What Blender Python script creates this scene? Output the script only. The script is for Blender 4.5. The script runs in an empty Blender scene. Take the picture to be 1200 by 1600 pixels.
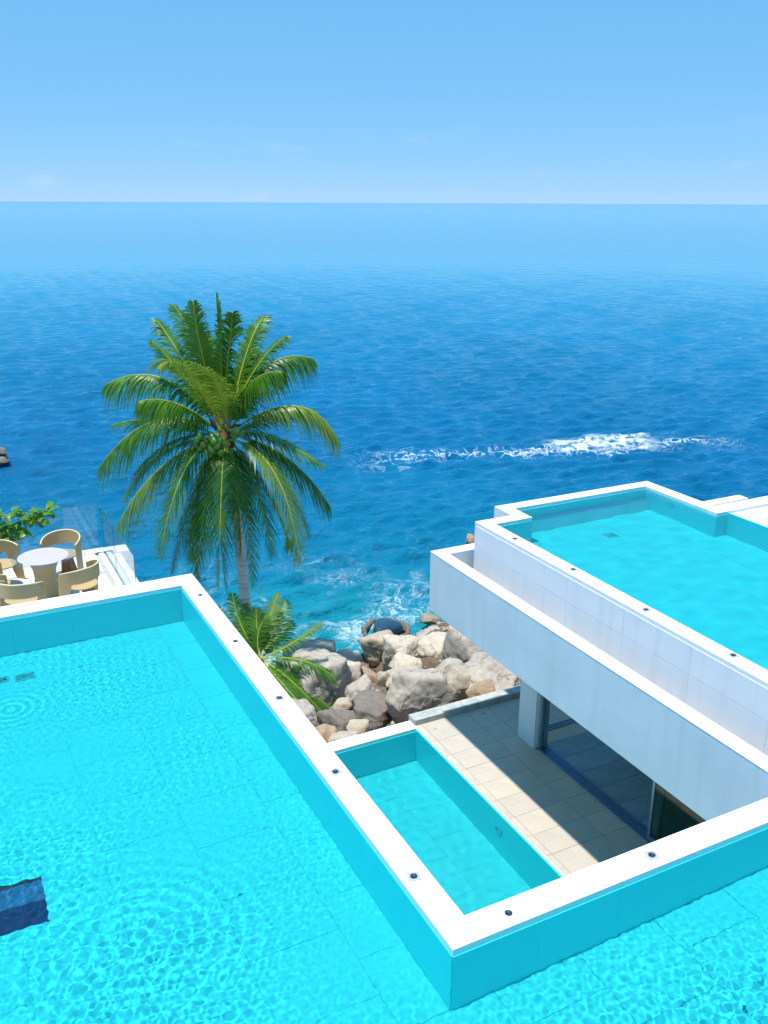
import bpy, bmesh, math, random
import numpy as np
from mathutils import Vector, Matrix, noise
R = math.radians
rnd = random.Random(7)
S = bpy.context.scene
C = S.collection

# ------------------------------------------------------------------ camera
CAM_H = 6.0
F = 1425.0
PITCH, YAW, ROLL = R(18.742), R(-27.009), R(0.2387)
cam = bpy.data.objects.new('camera', bpy.data.cameras.new('camera'))
C.objects.link(cam); S.camera = cam
cam.data.sensor_fit = 'VERTICAL'; cam.data.sensor_height = 24; cam.data.sensor_width = 18
cam.data.lens = 24*F/1600
cam.data.clip_start = .1; cam.data.clip_end = 60000
CR = Matrix.Rotation(YAW, 3, 'Z') @ Matrix.Rotation(math.pi/2-PITCH, 3, 'X') @ Matrix.Rotation(ROLL, 3, 'Z')
cam.matrix_world = Matrix.Translation((0, 0, CAM_H)) @ CR.to_4x4()

# ------------------------------------------------------------------ world, sun, exposure
SUN = Vector((-.149, .012, 1)).normalized()
el = math.asin(SUN.z); az = math.atan2(SUN.x, SUN.y)
w = bpy.data.worlds.new('World'); S.world = w; w.use_nodes = True
wt = w.node_tree; wt.nodes.clear()
sky = wt.nodes.new('ShaderNodeTexSky'); sky.sky_type = 'NISHITA'; sky.sun_disc = False
sky.sun_elevation = el; sky.sun_rotation = az
sky.altitude = 0; sky.air_density = .4; sky.dust_density = 0; sky.ozone_density = 10
# grade the sky per channel: clear tropical air, paler towards the horizon
sep = wt.nodes.new('ShaderNodeSeparateColor'); comb = wt.nodes.new('ShaderNodeCombineColor')
wt.links.new(sky.outputs[0], sep.inputs[0])
for i, (gam, gain) in enumerate(((.55, .60), (.22, .64), (.12, .86))):
    d_ = wt.nodes.new('ShaderNodeMath'); d_.operation = 'MULTIPLY'; d_.inputs[1].default_value = .1
    p_ = wt.nodes.new('ShaderNodeMath'); p_.operation = 'POWER'; p_.inputs[1].default_value = gam
    g_ = wt.nodes.new('ShaderNodeMath'); g_.operation = 'MULTIPLY'; g_.inputs[1].default_value = gain*10
    wt.links.new(sep.outputs[i], d_.inputs[0]); wt.links.new(d_.outputs[0], p_.inputs[0]); wt.links.new(p_.outputs[0], g_.inputs[0]); wt.links.new(g_.outputs[0], comb.inputs[i])
bg = wt.nodes.new('ShaderNodeBackground'); bg.inputs['Strength'].default_value = .1
wo = wt.nodes.new('ShaderNodeOutputWorld')
wt.links.new(bg.outputs[0], wo.inputs[0])
# a few faint fair-weather clouds low over the horizon
tc = wt.nodes.new('ShaderNodeTexCoord'); mp = wt.nodes.new('ShaderNodeMapping'); mp.inputs['Scale'].default_value = (7, 7, 26)
cn = wt.nodes.new('ShaderNodeTexNoise'); cn.inputs['Scale'].default_value = 1.6; cn.inputs['Detail'].default_value = 7
cr_ = wt.nodes.new('ShaderNodeMapRange'); cr_.inputs['From Min'].default_value = .60; cr_.inputs['From Max'].default_value = .82; cr_.inputs['To Max'].default_value = .22
sp = wt.nodes.new('ShaderNodeSeparateXYZ')
band = wt.nodes.new('ShaderNodeMapRange'); band.inputs['From Min'].default_value = .085; band.inputs['From Max'].default_value = .03
lo = wt.nodes.new('ShaderNodeMath'); lo.operation = 'MULTIPLY'
cm = wt.nodes.new('ShaderNodeMix'); cm.data_type = 'RGBA'; cm.inputs['B'].default_value = (8, 9, 9.6, 1)
wt.links.new(tc.outputs['Generated'], mp.inputs[0]); wt.links.new(mp.outputs[0], cn.inputs['Vector'])
wt.links.new(cn.outputs['Fac'], cr_.inputs['Value']); wt.links.new(tc.outputs['Generated'], sp.inputs[0]); wt.links.new(sp.outputs['Z'], band.inputs['Value'])
wt.links.new(cr_.outputs[0], lo.inputs[0]); wt.links.new(band.outputs[0], lo.inputs[1])
wt.links.new(lo.outputs[0], cm.inputs['Factor']); wt.links.new(comb.outputs[0], cm.inputs['A']); wt.links.new(cm.outputs['Result'], bg.inputs['Color'])

sl = bpy.data.lights.new('sun', 'SUN'); sl.energy = 4.6; sl.angle = R(1.6); sl.color = (1, .96, .9)
so = bpy.data.objects.new('sun', sl); C.objects.link(so)
so.rotation_euler = SUN.to_track_quat('Z', 'Y').to_euler()
sl.cycles.is_caustics_light = True
S.view_settings.view_transform = 'Standard'; S.view_settings.look = 'None'
S.view_settings.exposure = .3; S.view_settings.gamma = 1
S.cycles.use_denoising = True
S.cycles.max_bounces = 8; S.cycles.transparent_max_bounces = 16
S.cycles.sample_clamp_indirect = 4; S.cycles.sample_clamp_direct = 5

# ------------------------------------------------------------------ helpers
def ray(px, py):
    return CR @ Vector(((px-600)/F, -(py-800)/F, -1))
def U(px, py, z):
    r = ray(px, py); t = (z-CAM_H)/r.z
    return Vector((r.x*t, r.y*t, z))
HD = Vector((math.sin(-YAW), math.cos(-YAW), 0))
def D(px, py, d):
    """point seen at px,py at horizontal depth d along the heading"""
    r = ray(px, py); t = d/r.dot(HD)
    return Vector((r.x*t, r.y*t, CAM_H+r.z*t))

def put(o, parent=None):
    C.objects.link(o)
    if parent: o.parent = parent
    return o
def tag(o, label=None, cat=None, group=None, kind=None):
    if label: o['label'] = label
    if cat: o['category'] = cat
    if group: o['group'] = group
    if kind: o['kind'] = kind
    return o
def empty(name, loc, label, cat, group=None, rz=0):
    o = bpy.data.objects.new(name, None); C.objects.link(o)
    o.location = loc; o.rotation_euler.z = rz; o.empty_display_size = .1
    return tag(o, label, cat, group)
def mesh(name, vs, fs, mat, parent=None, smooth=False, loc=None):
    me = bpy.data.meshes.new(name); me.from_pydata([tuple(v) for v in vs], [], fs); me.update()
    if mat: me.materials.append(mat)
    if smooth: me.shade_smooth()
    o = bpy.data.objects.new(name, me); put(o, parent)
    if loc: o.location = loc
    return o
BOXF = [(0, 3, 2, 1), (4, 5, 6, 7), (0, 1, 5, 4), (1, 2, 6, 5), (2, 3, 7, 6), (3, 0, 4, 7)]
def boxv(x0, x1, y0, y1, z0, z1):
    return [(x0, y0, z0), (x1, y0, z0), (x1, y1, z0), (x0, y1, z0), (x0, y0, z1), (x1, y0, z1), (x1, y1, z1), (x0, y1, z1)]
def bevel(me, r, seg=1):
    bm = bmesh.new(); bm.from_mesh(me)
    bmesh.ops.bevel(bm, geom=bm.edges[:], offset=r, segments=seg, affect='EDGES', profile=.5)
    bmesh.ops.recalc_face_normals(bm, faces=bm.faces[:])
    bm.to_mesh(me); bm.free()
def box(name, x0, x1, y0, y1, z0, z1, mat, parent=None, bev=.004):
    o = mesh(name, boxv(x0, x1, y0, y1, z0, z1), BOXF, mat, parent)
    if bev: bevel(o.data, bev)
    return o
def boxes(name, lst, mat, parent=None, bev=0):
    v, f = [], []
    for b in lst:
        n = len(v); v += boxv(*b); f += [tuple(i+n for i in q) for q in BOXF]
    o = mesh(name, v, f, mat, parent)
    if bev: bevel(o.data, bev)
    return o
def prism(name, pts, z0, z1, mat, parent=None, bev=.004):
    """pts counter-clockwise"""
    n = len(pts)
    v = [(x, y, z0) for x, y in pts]+[(x, y, z1) for x, y in pts]
    f = [tuple(reversed(range(n))), tuple(range(n, 2*n))]+[(i, (i+1) % n, n+(i+1) % n, n+i) for i in range(n)]
    o = mesh(name, v, f, mat, parent)
    if bev: bevel(o.data, bev)
    return o
def tube_data(pts, rads, n=8, caps=True):
    vs, fs = [], []
    up = Vector((0, 0, 1)); prev = None
    for i, p in enumerate(pts):
        p = Vector(p)
        t = (Vector(pts[min(i+1, len(pts)-1)])-Vector(pts[max(i-1, 0)])).normalized()
        if prev is None:
            a = t.cross(up if abs(t.z) < .95 else Vector((1, 0, 0))).normalized()
        else:
            a = (prev-t*prev.dot(t)).normalized()
        prev = a; b = t.cross(a)
        for k in range(n):
            q = 2*math.pi*k/n
            vs.append(p+(a*math.cos(q)+b*math.sin(q))*rads[i])
    for i in range(len(pts)-1):
        for k in range(n):
            fs.append((i*n+k, i*n+(k+1) % n, (i+1)*n+(k+1) % n, (i+1)*n+k))
    if caps:
        fs.append(tuple(reversed(range(n)))); m = (len(pts)-1)*n; fs.append(tuple(range(m, m+n)))
    return vs, fs
def lathe_data(prof, n=32):
    vs, fs = [], []
    for r_, z in prof:
        for k in range(n):
            q = 2*math.pi*k/n; vs.append((r_*math.cos(q), r_*math.sin(q), z))
    for i in range(len(prof)-1):
        for k in range(n):
            fs.append((i*n+k, i*n+(k+1) % n, (i+1)*n+(k+1) % n, (i+1)*n+k))
    fs.append(tuple(reversed(range(n)))); m = (len(prof)-1)*n; fs.append(tuple(range(m, m+n)))
    return vs, fs

# ------------------------------------------------------------------ materials
class M:
    def __init__(s, name):
        s.m = bpy.data.materials.new(name); s.m.use_nodes = True; s.t = s.m.node_tree
        s.b = s.t.nodes['Principled BSDF']; s.out = s.t.nodes['Material Output']
        s.co = s.n('ShaderNodeTexCoord').outputs['Object']
    def n(s, typ, **k):
        q = s.t.nodes.new(typ)
        for a, v in k.items():
            if a[0].isupper(): q.inputs[a.replace('_', ' ')].default_value = v
            else: setattr(q, a, v)
        return q
    def l(s, a, b): s.t.links.new(a, b)
    def noise(s, scale, detail=4, rough=.55, vec=None, dist=0):
        q = s.n('ShaderNodeTexNoise', Scale=scale, Detail=detail, Roughness=rough, Distortion=dist)
        s.l(vec or s.co, q.inputs['Vector']); return q.outputs['Fac']
    def map(s, scale=(1, 1, 1), rot=(0, 0, 0), vec=None):
        q = s.n('ShaderNodeMapping', Scale=scale, Rotation=rot); s.l(vec or s.co, q.inputs[0]); return q.outputs[0]
    def rng(s, v, a, b, c=0., d=1.):
        q = s.n('ShaderNodeMapRange', From_Min=a, From_Max=b, To_Min=c, To_Max=d); s.l(v, q.inputs['Value']); return q.outputs[0]
    def mix(s, fac, a, b, blend='MIX'):
        q = s.n('ShaderNodeMix', data_type='RGBA', blend_type=blend)
        for key, v in (('Factor', fac), ('A', a), ('B', b)):
            if isinstance(v, bpy.types.NodeSocket): s.l(v, q.inputs[key])
            else: q.inputs[key].default_value = v if key == 'Factor' else (tuple(v)+(1,) if len(v) == 3 else v)
        return q.outputs['Result']
    def math(s, op, a, b=0., c=None):
        q = s.n('ShaderNodeMath', operation=op)
        for i, v in enumerate((a, b, c)):
            if v is None: continue
            if isinstance(v, bpy.types.NodeSocket): s.l(v, q.inputs[i])
            else: q.inputs[i].default_value = v
        return q.outputs[0]
    def col(s, v): s.l(v, s.b.inputs['Base Color']) if isinstance(v, bpy.types.NodeSocket) else setattr(s.b.inputs['Base Color'], 'default_value', tuple(v)+(1,))
    def set(s, **k):
        for a, v in k.items():
            i = s.b.inputs[a.replace('_', ' ')]
            s.l(v, i) if isinstance(v, bpy.types.NodeSocket) else setattr(i, 'default_value', v)
    def bump(s, h, strength=.3, dist=.01, prev=None):
        q = s.n('ShaderNodeBump', Strength=strength, Distance=dist); s.l(h, q.inputs['Height'])
        if prev: s.l(prev, q.inputs['Normal'])
        s.l(q.outputs[0], s.b.inputs['Normal']); return q.outputs[0]

def simple(name, c, rough=.5, metal=0., var=.12, scale=8., bump=.0, bs=60.):
    m = M(name); n = m.noise(scale, 5)
    m.col(m.mix(m.rng(n, .3, .7), tuple(x*(1-var) for x in c), tuple(min(1, x*(1+var*.5)) for x in c)))
    m.set(Roughness=rough, Metallic=metal)
    if bump: m.bump(m.noise(bs, 4), bump, .004)
    return m.m

def white_paint(name, c=(.80, .81, .82), stain=.10, streak=True):
    m = M(name)
    a = m.noise(1.3, 6, .6); 
    base = m.mix(m.rng(a, .35, .72), c, tuple(x*(1-stain) for x in c))
    if streak:
        st = m.noise(1.0, 5, .6, vec=m.map((5, 5, .35)))
        base = m.mix(m.rng(st, .52, .74, 0, .55), base, (c[0]*.80, c[1]*.80, c[2]*.78))
        sp_ = m.noise(26, 3, .7)
        base = m.mix(m.rng(sp_, .74, .80, 0, .25), base, (.35, .34, .30))
    m.col(base); m.set(Roughness=.62)
    m.bump(m.noise(90, 4), .12, .003)
    return m.m
M_WHITE = white_paint('white_render', (.86, .86, .86))
M_WHITE2 = white_paint('white_tiled_wall', (.82, .82, .83), .06)
m = M('white_coping_stone'); a = m.noise(3, 5); b = m.noise(45, 3)
oi = m.n('ShaderNodeObjectInfo').outputs['Random']
base = m.mix(m.rng(a, .3, .75), (.84, .845, .85), (.78, .785, .785))
base = m.mix(m.rng(oi, 0, 1, 0, .12), base, (.66, .67, .68)); base = m.mix(m.rng(b, .72, .82, 0, .2), base, (.5, .5, .47))
m.col(base); m.set(Roughness=.5); m.bump(b, .08, .002); M_COPE = m.m

def pool_tile(name, c, c2):
    m = M(name); oi = m.n('ShaderNodeObjectInfo').outputs['Random']
    a = m.noise(1.2, 5)
    base = m.mix(m.rng(a, .3, .7), c, c2); base = m.mix(m.rng(oi, 0, 1, 0, .22), base, tuple(x*.88 for x in c))
    m.col(base); m.set(Roughness=.35)
    return m.m
M_PFLOOR = pool_tile('turquoise_floor_tile', (.03, .585, .62), (.022, .56, .60))
M_PWALL = pool_tile('turquoise_wall_tile', (.02, .76, .80), (.015, .73, .78))
M_PGROUT = simple('turquoise_grout', (.025, .50, .54), .8)
M_GREYCEM = simple('grey_cement', (.34, .36, .36), .85, bump=.4, var=.35, scale=3)
M_DRAIN = simple('pool_drain_plastic', (.03, .38, .42), .5)
M_DARKMETAL = simple('dark_metal', (.04, .04, .045), .35, .8)
M_PLATE = simple('satin_plate', (.40, .41, .42), .5)
M_STEEL = simple('brushed_steel', (.45, .45, .46), .3, 1.)
M_ALU = simple('grey_aluminium', (.30, .42, .50), .35, .6)
M_TRACK = simple('blue_grey_track', (.16, .27, .40), .3, .7)
M_BLUEPANE = simple('dark_blue_pane', (.003, .022, .085), .3)
M_MIDPANE = simple('mid_blue_pane', (.008, .10, .22), .4, var=.5, scale=3)
M_BLACK = simple('black_edge', (.01, .012, .02), .5)

def glass(name, tint, refl=1.45):
    m = M(name); g = m.n('ShaderNodeBsdfGlossy', Roughness=.01); t = m.n('ShaderNodeBsdfTransparent', Color=tuple(tint)+(1,))
    lw = m.n('ShaderNodeLayerWeight', Blend=.5); mx = m.n('ShaderNodeMixShader')
    f0 = ((refl-1)/(refl+1))**2
    m.l(m.math('MULTIPLY_ADD', m.math('POWER', lw.outputs['Facing'], 5.), 1-f0, f0), mx.inputs[0]); m.l(t.outputs[0], mx.inputs[1]); m.l(g.outputs[0], mx.inputs[2]); m.l(mx.outputs[0], m.out.inputs[0])
    return m.m
M_GLASS = glass('clear_glass', (.94, .98, .97))
M_GLASSD = glass('tinted_glass', (.50, .68, .60), 1.6)
M_GEDGE = simple('glass_edge', (.02, .16, .15), .15)

def water_glass(name, tint):
    m = M(name); m.t.nodes.remove(m.b)
    g = m.n('ShaderNodeBsdfGlass', Color=tuple(tint)+(1,), Roughness=0., IOR=1.333)
    m.l(g.outputs[0], m.out.inputs[0]); return m.m
M_WATER = water_glass('pool_water', (.80, .985, 1.0))

# deck tiles
m = M('beige_deck_tile'); oi = m.n('ShaderNodeObjectInfo').outputs['Random']
a = m.noise(2.2, 6, .65); b = m.noise(7, 6, .7, dist=.6); c = m.noise(60, 3)
base = m.mix(m.rng(a, .3, .7), (.56, .485, .385), (.49, .425, .34)); base = m.mix(m.rng(oi, 0, 1, 0, .3), base, (.36, .35, .32))
base = m.mix(m.rng(b, .56, .72, 0, .45), base, (.24, .24, .23)); base = m.mix(m.rng(c, .66, .74, 0, .35), base, (.18, .18, .17))
m.col(base); m.set(Roughness=.55); m.bump(c, .1, .002); M_DECK = m.m
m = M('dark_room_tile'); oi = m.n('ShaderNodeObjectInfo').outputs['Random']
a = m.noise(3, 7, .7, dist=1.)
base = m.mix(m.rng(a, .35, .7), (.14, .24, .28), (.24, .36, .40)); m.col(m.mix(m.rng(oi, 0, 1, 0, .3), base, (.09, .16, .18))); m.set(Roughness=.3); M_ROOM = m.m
M_PALE = simple('pale_terrace_floor', (.62, .62, .60), .7, var=.1, scale=4)
m = M('weathered_ledge'); a = m.noise(5, 7, .7); b = m.noise(30, 5, .7)
base = m.mix(m.rng(a, .35, .65), (.52, .52, .47), (.30, .33, .32)); m.col(m.mix(m.rng(b, .6, .72, 0, .5), base, (.15, .16, .15))); m.set(Roughness=.85); m.bump(b, .4, .006); M_LEDGE = m.m

def rock_mat(name, c1, c2, dark, rust=0., wet=None):
    m = M(name)
    a = m.noise(.9, 8, .62); b = m.noise(6, 8, .7); sp_ = m.noise(70, 3, .6)
    v = m.n('ShaderNodeTexVoronoi', feature='DISTANCE_TO_EDGE', Scale=.75)
    wv = m.n('ShaderNodeTexNoise', Scale=1.6, Detail=5.); m.l(m.co, wv.inputs['Vector'])
    vv = m.n('ShaderNodeVectorMath', operation='MULTIPLY_ADD'); m.l(wv.outputs['Color'], vv.inputs[0]); vv.inputs[1].default_value = (.9, .9, .9); m.l(m.co, vv.inputs[2])
    m.l(vv.outputs[0], v.inputs['Vector'])
    crack = m.math('MULTIPLY', m.rng(v.outputs['Distance'], 0, .022, 1, 0), m.rng(m.noise(.8, 3), .42, .54))
    base = m.mix(m.rng(a, .3, .7), c1, c2)
    base = m.mix(m.rng(b, .42, .75, 0, .75), base, dark)
    base = m.mix(m.rng(sp_, .58, .70, 0, .6), base, tuple(x*.35 for x in c1))
    base = m.mix(m.rng(sp_, .42, .34, 0, .35), base, tuple(min(1, x*1.5) for x in c1))
    if rust:
        r_ = m.noise(1.7, 6, .6, vec=m.map((1, 1, .6)))
        base = m.mix(m.rng(r_, .50, .66, 0, rust), base, (.30, .13, .045))
    base = m.mix(m.math('MULTIPLY', crack, .55), base, (.05, .035, .025))
    if wet is not None:
        g = m.n('ShaderNodeNewGeometry'); sx = m.n('ShaderNodeSeparateXYZ'); m.l(g.outputs['Position'], sx.inputs[0])
        zz = m.math('ADD', sx.outputs['Z'], m.math('MULTIPLY', a, .5))
        wf = m.rng(zz, wet+.75, wet+.30)
        base = m.mix(m.math('MULTIPLY', wf, .75), base, (.07, .05, .025))
        m.set(Roughness=m.rng(wf, 0, 1, .8, .25))
    else: m.set(Roughness=.8)
    m.col(base)
    n1 = m.bump(b, .6, .05); n2 = m.bump(sp_, .5, .012, n1); m.bump(m.math('SUBTRACT', 1, crack), .5, .03, n2)
    return m.m
SEA = -8.0
M_RGREY = rock_mat('grey_granite', (.50, .44, .36), (.40, .35, .29), (.22, .19, .155), wet=SEA)
M_RPALE = rock_mat('pale_granite', (.62, .54, .42), (.52, .45, .35), (.33, .27, .20), wet=SEA)
M_RTAN = rock_mat('tan_granite', (.50, .43, .32), (.41, .35, .26), (.25, .20, .14), .4, wet=SEA)
M_RRUST = rock_mat('rusty_bedrock', (.44, .32, .20), (.34, .23, .14), (.16, .10, .06), .8, wet=SEA)
M_SHORE = rock_mat('shore_ground', (.20, .145, .095), (.13, .10, .07), (.05, .038, .028), .45, wet=SEA)
M_RDARK = rock_mat('dark_granite', (.24, .20, .165), (.17, .145, .12), (.08, .075, .07), .25, wet=SEA)

def leaf_mat(name, c1, c2, trans=.35):
    m = M(name); oi = m.n('ShaderNodeObjectInfo').outputs['Random']; a = m.noise(2.5, 3)
    base = m.mix(m.rng(a, .3, .7), c1, c2); base = m.mix(m.rng(oi, 0, 1, 0, .35), base, tuple(x*.65 for x in c1))
    m.col(base); m.set(Roughness=.38)
    tr = m.n('ShaderNodeBsdfTranslucent'); m.l(m.mix(.5, base, (c2[0]*1.6, c2[1]*1.7, c2[2]), ), tr.inputs['Color'])
    mx = m.n('ShaderNodeMixShader', Fac=trans); m.l(m.b.outputs[0], mx.inputs[1]); m.l(tr.outputs[0], mx.inputs[2]); m.l(mx.outputs[0], m.out.inputs[0])
    return m.m
M_FROND = leaf_mat('palm_leaf', (.045, .17, .012), (.14, .31, .02))
M_FRONDY = leaf_mat('palm_leaf_yellowish', (.13, .27, .03), (.24, .34, .04))
M_FRONDB = leaf_mat('palm_leaf_brown', (.20, .13, .04), (.10, .14, .03), .2)
M_RACHIS = simple('palm_rib', (.50, .48, .06), .4)
M_NUT = simple('coconut_green', (.16, .32, .03), .35, var=.4, scale=6)
M_NUTY = simple('coconut_yellow_green', (.26, .30, .03), .35, var=.3, scale=6)
M_FIBRE = simple('brown_fibre', (.16, .08, .03), .9, var=.5, scale=20, bump=.6)
M_SPATHE = simple('dry_spathe', (.35, .30, .27), .8, var=.4, scale=12)
m = M('palm_bark'); a = m.noise(2, 6); rg = m.noise(1, 4, .6, vec=m.map((2, 2, 28))); sp_ = m.noise(14, 5, .7)
base = m.mix(m.rng(a, .3, .7), (.84, .77, .68), (.68, .62, .54)); base = m.mix(m.rng(rg, .50, .66, 0, .6), base, (.16, .14, .12)); base = m.mix(m.rng(sp_, .62, .72, 0, .7), base, (.10, .09, .08))
m.col(base); m.set(Roughness=.85); m.bump(rg, .6, .02); M_BARK = m.m
M_BUSHL = leaf_mat('broad_leaf', (.10, .30, .02), (.26, .46, .03), .4)
M_TWIG = simple('twig_bark', (.16, .12, .08), .85)
m = M('woven_tan_resin'); wx = m.noise(2, 3)
wa = m.n('ShaderNodeTexWave', Scale=55., Distortion=.5); wb = m.n('ShaderNodeTexWave', Scale=55., bands_direction='Z'); m.l(m.co, wa.inputs['Vector']); m.l(m.co, wb.inputs['Vector'])
ww = m.math('MULTIPLY', wa.outputs['Fac'], wb.outputs['Fac'])
base = m.mix(m.rng(wx, .3, .7), (.56, .41, .20), (.48, .35, .165)); m.col(m.mix(m.rng(ww, 0, .6, .3, 0), base, (.30, .20, .09))); m.set(Roughness=.6); m.bump(ww, .25, .003); M_TAN = m.m
M_TANLT = simple('tan_edge_trim', (.78, .62, .34), .5)
M_LEGB = simple('brown_leg', (.26, .12, .045), .6)
M_TTOP = simple('frosted_tabletop', (.50, .44, .42), .45, var=.05)

# ------------------------------------------------------------------ sea
SC = Vector((9.5, 21.5))          # the cove at the foot of the rocks
m = M('sea_water')
geo = m.n('ShaderNodeNewGeometry').outputs['Position']
def dist_to(x, y, sx=1., sy=1.):
    q = m.n('ShaderNodeVectorMath', operation='SUBTRACT'); m.l(geo, q.inputs[0]); q.inputs[1].default_value = (x, y, SEA)
    q2 = m.n('ShaderNodeVectorMath', operation='MULTIPLY'); m.l(q.outputs[0], q2.inputs[0]); q2.inputs[1].default_value = (sx, sy, 0)
    q3 = m.n('ShaderNodeVectorMath', operation='LENGTH'); m.l(q2.outputs[0], q3.inputs[0]); return q3.outputs['Value']
big = m.noise(.05, 5, .6, vec=geo); mid = m.noise(.45, 6, .65, vec=geo); midf = m.noise(1.4, 6, .65, vec=geo, dist=.8)
d0 = m.math('ADD', dist_to(SC.x, SC.y), m.math('MULTIPLY', m.math('SUBTRACT', mid, .5), 7.))
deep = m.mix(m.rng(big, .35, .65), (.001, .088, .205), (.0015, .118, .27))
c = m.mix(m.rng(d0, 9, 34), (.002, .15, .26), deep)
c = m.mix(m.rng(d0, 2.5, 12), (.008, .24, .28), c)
c = m.mix(m.rng(dist_to(0, 0), 50, 230), c, (.018, .275, .455)); c = m.mix(m.rng(dist_to(0, 0), 220, 1600), c, (.06, .33, .48))  # distance haze and sky reflection put into the water colour, paler further out
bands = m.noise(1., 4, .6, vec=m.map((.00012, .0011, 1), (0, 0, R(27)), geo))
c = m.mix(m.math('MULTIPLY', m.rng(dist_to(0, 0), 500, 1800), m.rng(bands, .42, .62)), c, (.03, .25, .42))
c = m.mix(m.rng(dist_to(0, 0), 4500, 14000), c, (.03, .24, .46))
# foam: a drifting lace patch offshore and swirls by the rocks
PA, PB_ = U(560, 706, SEA), U(1120, 690, SEA); PM = U(943, 690, SEA); ang = math.atan2(PB_.y-PA.y, PB_.x-PA.x)
AX = Vector((math.cos(ang), math.sin(ang), 0)); AY = Vector((-AX.y, AX.x, 0))
def along(c0, ax):
    q = m.n('ShaderNodeVectorMath', operation='SUBTRACT'); m.l(geo, q.inputs[0]); q.inputs[1].default_value = tuple(c0)
    q2 = m.n('ShaderNodeVectorMath', operation='DOT_PRODUCT'); m.l(q.outputs[0], q2.inputs[0]); q2.inputs[1].default_value = tuple(ax); return q2.outputs['Value']
X_, Y_ = along(PM, AX), along(PM, AY)
warp = m.math('MULTIPLY', m.math('SUBTRACT', m.noise(.16, 5, .6, vec=geo), .5), 11.)
yy = m.math('ABSOLUTE', m.math('ADD', m.math('ADD', Y_, 1.2), warp))
core = m.rng(yy, .1, 2.4, 1, 0)
LEN = (PB_-PA).length
ends = m.math('MULTIPLY', m.rng(X_, -LEN*.74, -LEN*.5), m.math('MULTIPLY', m.rng(X_, LEN*.42, LEN*.16), .9))
dn = m.math('MULTIPLY', m.math('SUBTRACT', m.noise(.35, 5, .6, vec=geo), .5), 3.)
dense = m.math('MULTIPLY', m.rng(m.math('ABSOLUTE', m.math('ADD', X_, dn)), 2.6, 3.6, 1, 0), m.rng(m.math('ABSOLUTE', m.math('ADD', m.math('ADD', Y_, m.math('MULTIPLY', X_, -.12)), dn)), 1.1, 2.0, 1, 0))
def lace(scale, w_, dist=1.2):
    nz = m.n('ShaderNodeTexNoise', Scale=scale, Detail=6., Roughness=.6, Distortion=dist); m.l(geo, nz.inputs['Vector'])
    return m.rng(m.math('ABSOLUTE', m.math('SUBTRACT', nz.outputs['Fac'], .5)), 0, w_, 1, 0)
lc = lace(.9, .045); lc2 = lace(2.0, .06)
f1 = m.math('MULTIPLY', m.math('MULTIPLY', core, ends), m.rng(m.math('ADD', lc, m.math('MULTIPLY', core, .55)), .72, 1.2))
f1 = m.math('MAXIMUM', f1, m.math('MULTIPLY', dense, m.rng(m.noise(1.3, 8, .75, vec=geo), .42, .53)))
near = m.math('MULTIPLY', m.rng(d0, 13, 5.5), m.rng(m.noise(.28, 4, .6, vec=geo), .44, .60))
f2 = m.math('MULTIPLY', near, m.math('MAXIMUM', m.math('MULTIPLY', lc, .85), m.math('MULTIPLY', lc2, .25)))
f2 = m.math('MAXIMUM', f2, m.math('MULTIPLY', m.rng(d0, 6.2, 3.6), m.rng(m.noise(1.1, 7, .7, vec=geo), .50, .60)))
foam = m.math('MINIMUM', m.math('MAXIMUM', f1, f2), 1.)
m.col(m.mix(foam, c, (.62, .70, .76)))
m.set(Roughness=m.rng(foam, 0, 1, .05, .6)); m.b.inputs['IOR'].default_value = 1.333
w1 = m.noise(2.3, 5, .55, vec=m.map((1., 1.9, 1), (0, 0, R(27)), geo)); w2 = m.noise(.45, 5, .6, vec=m.map((1, 2.2, 1), (0, 0, R(20)), geo)); w3 = m.noise(5.5, 3, .5, vec=m.map((1., 1.8, 1), (0, 0, R(33)), geo))
w4 = m.noise(14., 2, .5, vec=m.map((1., 1.8, 1), (0, 0, R(22)), geo))
n1 = m.bump(w2, .5, .8); n2 = m.bump(w1, .5, .2, n1); n3 = m.bump(w3, .4, .04, n2)
wf = m.noise(.12, 5, .62, vec=m.map((1, 2.6, 1), (0, 0, R(24)), geo))
m.bump(m.math('MULTIPLY', wf, m.rng(dist_to(0, 0), 110, 320)), 1., 3.2, n3)
M_SEA = m.m

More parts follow.
